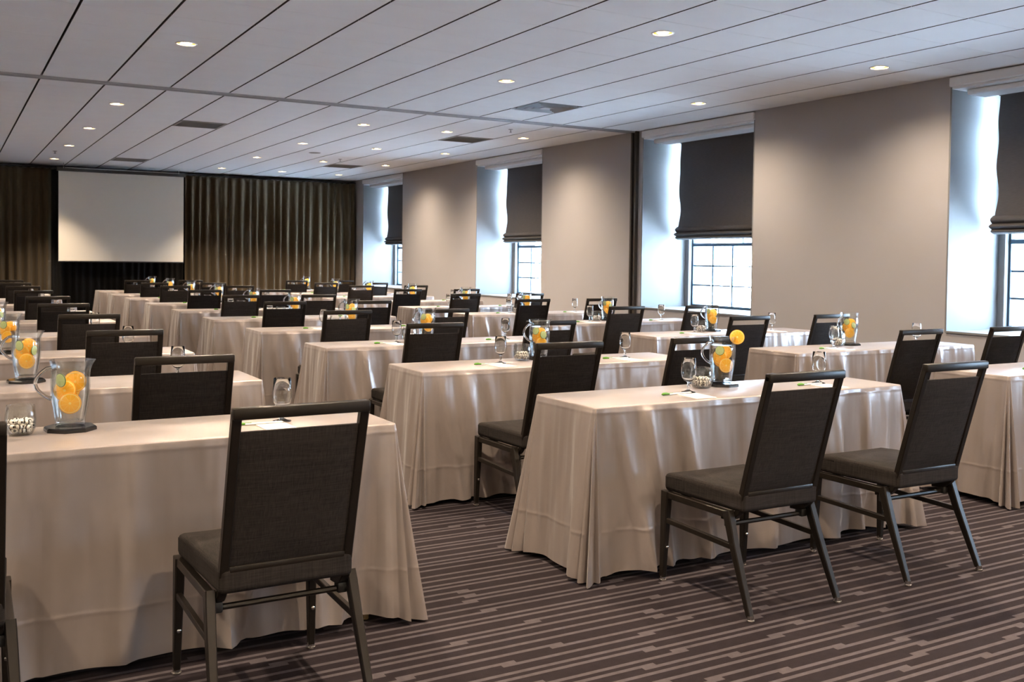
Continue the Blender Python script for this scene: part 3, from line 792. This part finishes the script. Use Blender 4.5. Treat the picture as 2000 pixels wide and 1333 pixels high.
# --- tablecloths
TL, TD = 1.93, 0.48
def cloth_mesh(seed, L=TL, D=TD):
    rnd = random.Random(seed); bm = bmesh.new()
    a, b, rc = L / 2, D / 2, 0.015
    pts = []  # (x, y, nx, ny, s, dc)
    s = 0.0; FAN = 0.26
    corners = [(a - rc, -b + rc, -pi / 2), (a - rc, b - rc, 0), (-a + rc, b - rc, pi / 2), (-a + rc, -b + rc, pi)]
    edges = [((-a + rc, -b), (a - rc, -b), (0, -1)), ((a, -b + rc), (a, b - rc), (1, 0)), ((a - rc, b), (-a + rc, b), (0, 1)), ((-a, b - rc), (-a, -b + rc), (-1, 0))]
    for e in range(4):
        p0, p1, nn = edges[e]; Ln = math.dist(p0, p1); n = max(6, int(Ln / 0.022))
        for i in range(n):
            f = i / n; pts.append((p0[0] + (p1[0] - p0[0]) * f, p0[1] + (p1[1] - p0[1]) * f, nn[0], nn[1], s + Ln * f, min(f, 1 - f) * Ln + FAN / 2, e))
        s += Ln
        cx, cy, a0 = corners[e]; n = 22
        for i in range(n):
            f = i / n; an = a0 + f * pi / 2
            pts.append((cx + rc * cos(an), cy + rc * sin(an), cos(an), sin(an), s + FAN * f, abs(f - .5) * FAN, e))
        s += FAN
    total = s
    ridges = []; q = 0.0
    while q < total:
        q += rnd.uniform(0.10, 0.30); ridges.append((q, rnd.choice((-1, 1, 1)) * rnd.uniform(0.014, 0.048), rnd.uniform(0.025, 0.07), rnd.uniform(-0.06, 0.06)))
    for e in (0, 2):                     # deep folds falling from the corners of the long sides
        s0 = sum((TL - 2 * rc if i % 2 == 0 else TD - 2 * rc) + FAN for i in range(e)); s1 = s0 + TL - 2 * rc
        for base, sg in ((s0, 1), (s1, -1)):
            for dd in (rnd.uniform(0.08, 0.12), rnd.uniform(0.20, 0.27), rnd.uniform(0.36, 0.48)):
                ridges.append((base + sg * dd, rnd.uniform(0.04, 0.068), rnd.uniform(0.03, 0.05), -sg * rnd.uniform(0.08, 0.16)))
    ph = [rnd.uniform(0, 6.28) for _ in range(6)]
    cflare = [rnd.uniform(0.055, 0.105) for _ in range(4)]; cper = [rnd.uniform(0.075, 0.10) for _ in range(4)]; cph = [rnd.uniform(-0.6, 0.6) for _ in range(4)]
    def disp(p, t):
        x, y, nx, ny, s_, dc, e = p
        # nearest corner index for straight edges
        ci = e
        if abs(nx) < 1e-6 or abs(ny) < 1e-6:
            ex0, ex1, _ = edges[e]
            d0, d1 = math.dist((x, y), ex0), math.dist((x, y), ex1); ci = e if d1 < d0 else (e - 1) % 4
        w = math.exp(-(dc / 0.14) ** 2)
        d = 0.022 * t ** 0.7 + w * (t ** 1.15) * (cflare[ci] * 0.9 + 0.036 * cos(2 * pi * dc / cper[ci] + cph[ci]))
        for q, am, wd, dr in ridges:
            u = (s_ + dr * t - q) / wd
            u *= (2.6 if u * dr > 0 else 0.7)
            if abs(u) < 3: d += (1 - w) * am * (t ** 0.6) * math.exp(-u * u)
        d += (1 - w) * t * (0.009 * sin(s_ * 9 + ph[0]) + 0.007 * sin(s_ * 17 + ph[1] + t))
        return max(d, 0.0), w
    lv = [0.0, 0.02, 0.06, 0.13, 0.22, 0.32, 0.43, 0.54, 0.65, 0.76, 0.86, 0.94, 1.0]
    rings = []
    ins = [bm.verts.new((p[0] - p[2] * 0.006, p[1] - p[3] * 0.006, TT)) for p in pts]
    ins2 = [bm.verts.new((p[0] - p[2] * 0.0015, p[1] - p[3] * 0.0015, TT - 0.0015)) for p in pts]
    rings += [ins, ins2]
    for t in lv:
        R_ = []
        for p in pts:
            d, w = disp(p, t); hem = 0.032 - 0.024 * w + 0.006 * sin(p[4] * 4 + ph[2])
            z = (TT - 0.006) + (hem - TT + 0.006) * t
            R_.append(bm.verts.new((p[0] + p[2] * d, p[1] + p[3] * d, z)))
        rings.append(R_)
    n = len(pts)
    for k in range(len(rings) - 1):
        for i in range(n):
            j = (i + 1) % n; bm.faces.new((rings[k][i], rings[k][j], rings[k + 1][j], rings[k + 1][i]))
    bm.faces.new(ins)
    return mesh_of('tablecloth', bm, M_SATIN, True, 75)
CLOTHS = [cloth_mesh(100 + i) for i in range(6)]

# --- table things
bm = bmesh.new()
prof = [(0.034, 0.0), (0.034, 0.003), (0.020, 0.006), (0.008, 0.012), (0.0055, 0.022), (0.0075, 0.034), (0.0055, 0.044), (0.010, 0.052)]
lathe(bm, prof[:3] + [(0.008, 0.012)], 24, cap=True); ME_FOOT = mesh_of('foot', bm, M_SGLASS, True, 60)
bm = bmesh.new(); lathe(bm, [(0.008, 0.012), (0.0055, 0.022), (0.0085, 0.032), (0.0055, 0.042), (0.010, 0.052)], 14, cap=True); ME_STEM = mesh_of('stem', bm, M_SGLASS, True, 60)
bm = bmesh.new(); lathe(bm, [(0.004, 0.0555), (0.0188, 0.0585), (0.0298, 0.071), (0.0352, 0.092), (0.0342, 0.115), (0.0308, 0.163), (0.0314, 0.1638), (0.032, 0.163), (0.0355, 0.115), (0.0365, 0.092), (0.031, 0.070), (0.020, 0.057), (0.010, 0.052)], 28, cap=True)
ME_GBOWL = mesh_of('bowl', bm, M_SGLASS, True, 70)

def spout(x, y, z, a):
    if z > 0.17:
        k = ((z - 0.17) / 0.065) ** 1.6; a2 = math.atan2(sin(a), cos(a)); g = math.exp(-(a2 / 0.33) ** 2)
        return x * (1 + 0.22 * g * k), y * (1 - 0.08 * g * k)
    return x, y
bm = bmesh.new()
outp = [(0.046, 0.0), (0.049, 0.004), (0.049, 0.012), (0.052, 0.035), (0.058, 0.07), (0.0635, 0.11), (0.0655, 0.145), (0.064, 0.175), (0.0625, 0.195), (0.064, 0.215), (0.069, 0.233)]
inp = [(0.0665, 0.2345), (0.060, 0.213), (0.0585, 0.195), (0.060, 0.175), (0.0615, 0.145), (0.0595, 0.11), (0.054, 0.07), (0.048, 0.035), (0.044, 0.018), (0.002, 0.016)]
r_ = lathe(bm, outp + inp, 40, spout); bm.faces.new(r_[0]); ME_PIT = mesh_of('jug_body', bm, M_GLASS, True, 60)
bm = bmesh.new(); hp = []
for i in range(17):
    a = radians(70 + 225 * i / 16); hp.append((-0.068 + 0.050 * cos(a) if False else -0.060 - 0.052 * max(0, sin(pi * i / 16)) ** 0.75, 0, 0.212 - 0.115 * i / 16))
hp[0] = (-0.060, 0, 0.206); hp[-1] = (-0.060, 0, 0.098)
tube(bm, hp, [0.0085] + [0.0065] * 15 + [0.009], 10); ME_HAND = mesh_of('handle', bm, M_SGLASS, True, 60)
bm = bmesh.new(); r_ = lathe(bm, [(0.042, 0.020), (0.0465, 0.035), (0.0525, 0.07), (0.058, 0.11), (0.060, 0.145), (0.0584, 0.172), (0.0570, 0.190)], 32); bm.faces.new(r_[0]); bm.faces.new(r_[-1])
ME_WATER = mesh_of('water', bm, M_WATER, True, 60)
bm = bmesh.new(); lathe(bm, [(0.088, 0.0), (0.088, 0.010), (0.082, 0.015)], 8, cap=True); bmesh.ops.rotate(bm, verts=bm.verts, matrix=Matrix.Rotation(pi / 8, 3, 'Z'))
ME_COAST = mesh_of('octagonal_coaster', bm, M_ACRYL)
def sup(x, y, z, a):
    r = math.hypot(x, y); k = (abs(cos(a)) ** 4 + abs(sin(a)) ** 4) ** -0.25
    k = 1 + (k - 1) * 0.8
    return x * k, y * k
bm = bmesh.new(); r_ = lathe(bm, [(0.028, 0.0), (0.038, 0.004), (0.048, 0.025), (0.0505, 0.052), (0.0475, 0.080), (0.0445, 0.101), (0.0425, 0.102), (0.0415, 0.099), (0.0445, 0.078), (0.0475, 0.052), (0.045, 0.027), (0.036, 0.008), (0.002, 0.007)], 32, sup)
bm.faces.new(r_[0]); ME_BOWL = mesh_of('candy_bowl', bm, M_GLASS, True, 60)
bm = bmesh.new(); bmesh.ops.create_icosphere(bm, subdivisions=2, radius=0.0115)
for v_ in bm.verts: v_.co.z *= 0.72
ME_MINT = mesh_of('mint_candy', bm, M_MINT, True)
MINTS = []
rm = random.Random(5)
for layer, (cnt, rad, z) in enumerate(((1, 0, .017), (6, .0245, .017), (8, .034, .030), (4, .0135, .0315), (7, .032, .046), (3, .013, .047))):
    for k in range(cnt):
        a = 2 * pi * k / cnt + layer * 0.7
        MINTS.append((rad * cos(a), rad * sin(a), z + rm.uniform(-.001, .002), rm.uniform(0, 6.28), rm.uniform(-.6, .6)))
bm = bmesh.new()
for (x, y, z, rz_, rx_) in MINTS:
    mm = Matrix.Translation((x, y, z)) @ Matrix.Rotation(rz_, 4, 'Z') @ Matrix.Rotation(rx_, 4, 'X') @ Matrix.Diagonal((1, 1, .72, 1))
    bmesh.ops.create_icosphere(bm, subdivisions=1, radius=0.0115, matrix=mm)
ME_PILE = mesh_of('mint_pile', bm, M_MINT, True)
def disc(name, R_, th, mat):
    bm = bmesh.new(); lathe(bm, [(0.001, th / 2), (R_ * 0.9, th / 2), (R_, th / 4), (R_, -th / 4), (R_ * 0.9, -th / 2), (0.001, -th / 2)], 28)
    return mesh_of(name, bm, mat, True, 50)
ME_OR = disc('orange_slice', 0.037, 0.006, M_ORANGE); ME_CU = disc('cucumber_slice', 0.024, 0.004, M_CUKE)
ME_PAPER = boxmesh('notepad', (-0.055, 0.055, -0.075, 0.075, 0, 0.003), M_PAPER)
bm = bmesh.new(); tube(bm, [(-0.05, 0, 0.0045), (0.085, 0, 0.0045), (0.093, 0, 0.0045)], [0.0042, 0.0042, 0.0012], 8); ME_PENB = mesh_of('barrel', bm, M_PENW, True, 40)
bm = bmesh.new(); tube(bm, [(-0.095, 0, 0.006), (-0.088, 0, 0.0075), (-0.07, 0, 0.0085), (-0.05, 0, 0.006)], [0.003, 0.0065, 0.007, 0.0045], 10); ME_PENC = mesh_of('cap', bm, M_PENG, True, 40)
bm = bmesh.new(); box(bm, -0.07, -0.025, -0.002, 0.002, 0.0085, 0.0105, 0.0008, 1); ME_PENK = mesh_of('clip', bm, M_PENG)

BLK = {'A': 'table block farthest from windows', 'B': 'middle table block', 'C': 'table block beside windows'}
SEATW = {0: 'inner seat', 1: 'window-side seat'}
rs = random.Random(21)
def station(blk, k, xl, chairs, off, near):
    yb = ROWS[k]; where = '%s, %s' % (row_word(k), BLK[blk]); yc = yb - TD / 2; xm = xl + TL / 2
    flip = (k + ord(blk)) % 2 == 0
    o = put('tablecloth', CLOTHS[(k * 3 + ord(blk)) % 6], None, (xm, yc, 0), (0, 0, pi if flip else 0))
    tag(o, 'taupe satin tablecloth to the floor, ' + where, 'tablecloth', 'satin tablecloths')
    for i, cx in chairs:
        chair(cx, yb - 0.875 + rs.uniform(-.012, .012), rs.uniform(-.025, .025), 'brown upholstered chair, %s, %s' % (SEATW[i], where), 'banquet chairs at the tables')
    def vis(x, y):
        p = project((x, y, TT + 0.1)); return p is not None and -60 < p[0] < 2080
    for i, gx in ((0, off['g0']), (1, off['g1'])):
        x = xl + gx; y = yb - 0.25
        if not vis(x, y): continue
        g = empty('water_goblet', (x, y, TT)); tag(g, 'clear stemmed water goblet, %s, %s' % (SEATW[i], where), 'goblet', 'water goblets on the tables')
        put('foot', ME_FOOT, g); put('stem', ME_STEM, g); put('bowl', ME_GBOWL, g)
        n = put('notepad', ME_PAPER, None, (x - 0.055, yb - 0.375, TT), (0, 0, rs.uniform(-.08, .08)))
        tag(n, 'white paper notepad, %s, %s' % (SEATW[i], where), 'notepad', 'notepads on the tables')
        p = empty('ballpoint_pen', (x - 0.10, yb - 0.288, TT), rs.uniform(-.1, .1)); tag(p, 'white pen with green cap, %s, %s' % (SEATW[i], where), 'pen', 'pens on the tables')
        put('barrel', ME_PENB, p); put('cap', ME_PENC, p); put('clip', ME_PENK, p)
    x, y = xl + off['p'], yb - 0.115
    if vis(x, y):
        o = put('octagonal_coaster', ME_COAST, None, (x, y, TT), (0, 0, 0.1))
        tag(o, 'black octagonal coaster under pitcher, ' + where, 'coaster', 'black coasters under the pitchers')
        ja = rs.uniform(-.35, .1)
        j = empty('water_pitcher', (x, y, TT + 0.015), ja); tag(j, 'glass water pitcher with fruit slices, ' + where, 'pitcher', 'fruit water pitchers')
        put('jug_body', ME_PIT, j); put('handle', ME_HAND, j); put('water', ME_WATER, j)
        ang = math.atan2(-y, -x)
        na = ang + rs.uniform(-.35, .35)
        for q, (dn, ds, dz) in enumerate(((0.026, 0.008, 0.088), (0.011, -0.014, 0.134), (-0.004, 0.012, 0.156), (-0.019, -0.006, 0.118))):
            ds += rs.uniform(-.004, .004); dz += rs.uniform(-.012, .006)
            s_ = put('orange_slice', ME_OR, None, (x + dn * cos(na) - ds * sin(na), y + dn * sin(na) + ds * cos(na), TT + 0.015 + dz))
            s_.rotation_euler = (radians(90 + rs.uniform(-7, 7)), rs.uniform(0, 6), na + pi / 2 + rs.uniform(-.05, .05))
            tag(s_, 'round orange slice in water pitcher, ' + where, 'orange slice', 'orange slices in the pitchers')
        for q in range(1 + k % 2):
            aa = ang + (-0.6, 0.8)[q] + rs.uniform(-.3, .3)
            s_ = put('cucumber_slice', ME_CU, None, (x + 0.042 * cos(aa), y + 0.042 * sin(aa), TT + 0.015 + (0.165, 0.140)[q]))
            s_.rotation_euler = (radians(rs.uniform(75, 95)), 0, aa + pi / 2)
            tag(s_, 'green cucumber slice in water pitcher, ' + where, 'cucumber slice', 'cucumber slices in the pitchers')
        if blk == 'B' and k == 0:
            s_ = put('orange_slice', ME_OR, None, (x + 0.052, y - 0.048, TT + 0.015 + 0.232)); s_.rotation_euler = (radians(80), 0, radians(-30))
            tag(s_, 'orange slice wedged on the pitcher rim, ' + where, 'orange slice', 'orange slices in the pitchers')
    x, y = xl + off['b'], yb - 0.145
    if vis(x, y):
        o = put('candy_bowl', ME_BOWL, None, (x, y, TT), (0, 0, rs.uniform(-.4, .4))); tag(o, 'square rounded glass candy bowl of mints, ' + where, 'bowl', 'candy bowls on the tables')
        if near:
            for (mx, my, mz, rz_, rx_) in MINTS:
                m_ = put('mint_candy', ME_MINT, None, (x + mx, y + my, TT + mz), (rx_, 0, rz_))
                tag(m_, 'striped mint candy in bowl, ' + where, 'candy', 'mints in the candy bowls')
        else:
            o = put('mint_pile', ME_PILE, None, (x, y, TT)); tag(o, 'heap of black and white mints, ' + where, 'candy', kind='stuff')

OFF_A = dict(g0=0.54, g1=1.56, b=0.71, p=0.88); OFF_B = dict(g0=0.62, g1=1.54, b=0.77, p=0.925); OFF_B1 = dict(g0=0.70, g1=1.57, b=0.87, p=1.03); OFF_C = dict(g0=0.61, g1=1.53, b=0.77, p=0.925)
for k in range(10):
    xr = 1.47 if k == 0 else 1.385
    station('A', k, xr - TL, [(1, 0.865 if k else 0.875)] + ([(0, -0.07)] if k < 1 else []), OFF_A if k else dict(OFF_A, p=0.84, b=0.68), k < 2)
    xb = 2.37 if k == 0 else 2.26
    station('B', k, xb, [(0, 2.765 if k else 2.875), (1, 3.64 if k else 3.77)], OFF_B1 if k == 0 else (dict(OFF_B, p=0.975, b=0.83) if k == 1 else OFF_B), k < 2)
    station('C', k, 5.10 if k else 5.20, ([(0, 5.49), (1, 6.385)] if k else []), OFF_C, k == 1)

# --- folding tables whose legs show under the nearest cloths
for xm, lab in ((1.47 - TL / 2, 'folding table under cloth, tenth row from screen, table block farthest from windows'),
                (2.37 + TL / 2, 'folding table with tan legs under cloth, tenth row from screen, middle table block')):
    t_ = empty('folding_table', (xm, ROWS[0] - TD / 2, 0)); tag(t_, lab, 'table', 'folding tables under the nearest cloths')
    put('tabletop', boxmesh('tabletop', (-TL / 2 + .02, TL / 2 - .02, -TD / 2 + .02, TD / 2 - .02, TT - 0.03, TT - 0.006), M_TABLEWOOD, 0.004), t_)
    for sx in (-1, 1):
        for sy in (-1, 1):
            bm = bmesh.new(); tube(bm, [(sx * (TL / 2 - 0.10), sy * (TD / 2 - 0.05), 0.0), (sx * (TL / 2 - 0.10), sy * (TD / 2 - 0.05), TT - 0.03)], 0.013, 10)
            put('leg', mesh_of('leg', bm, M_LEGBRASS, True, 40), t_)

# --- building across the street
bl = empty('stone_building', (27.0, 24.0, -5.0)); tag(bl, 'pale stone building across the street outside', 'building')
put('facade', boxmesh('facade', (0, 8, -22, 22, 0, 14), M_STONE), bl)
put('cornice', boxmesh('cornice', (-0.4, 0, -22, 22, 9.2, 9.7), M_STONE, 0.05), bl)
ME_WN = boxmesh('window_bay', (-0.06, 0.0, -0.7, 0.7, -1.1, 1.1), M_STONED); ME_SL = boxmesh('window_ledge', (-0.3, 0.0, -0.9, 0.9, -1.3, -1.1), M_STONE)
for a in range(13):
    for c in range(4):
        w_ = put('window_bay', ME_WN, bl, (0, -19.5 + 3.25 * a, 2.0 + 3.2 * c)); put('window_ledge', ME_SL, w_)
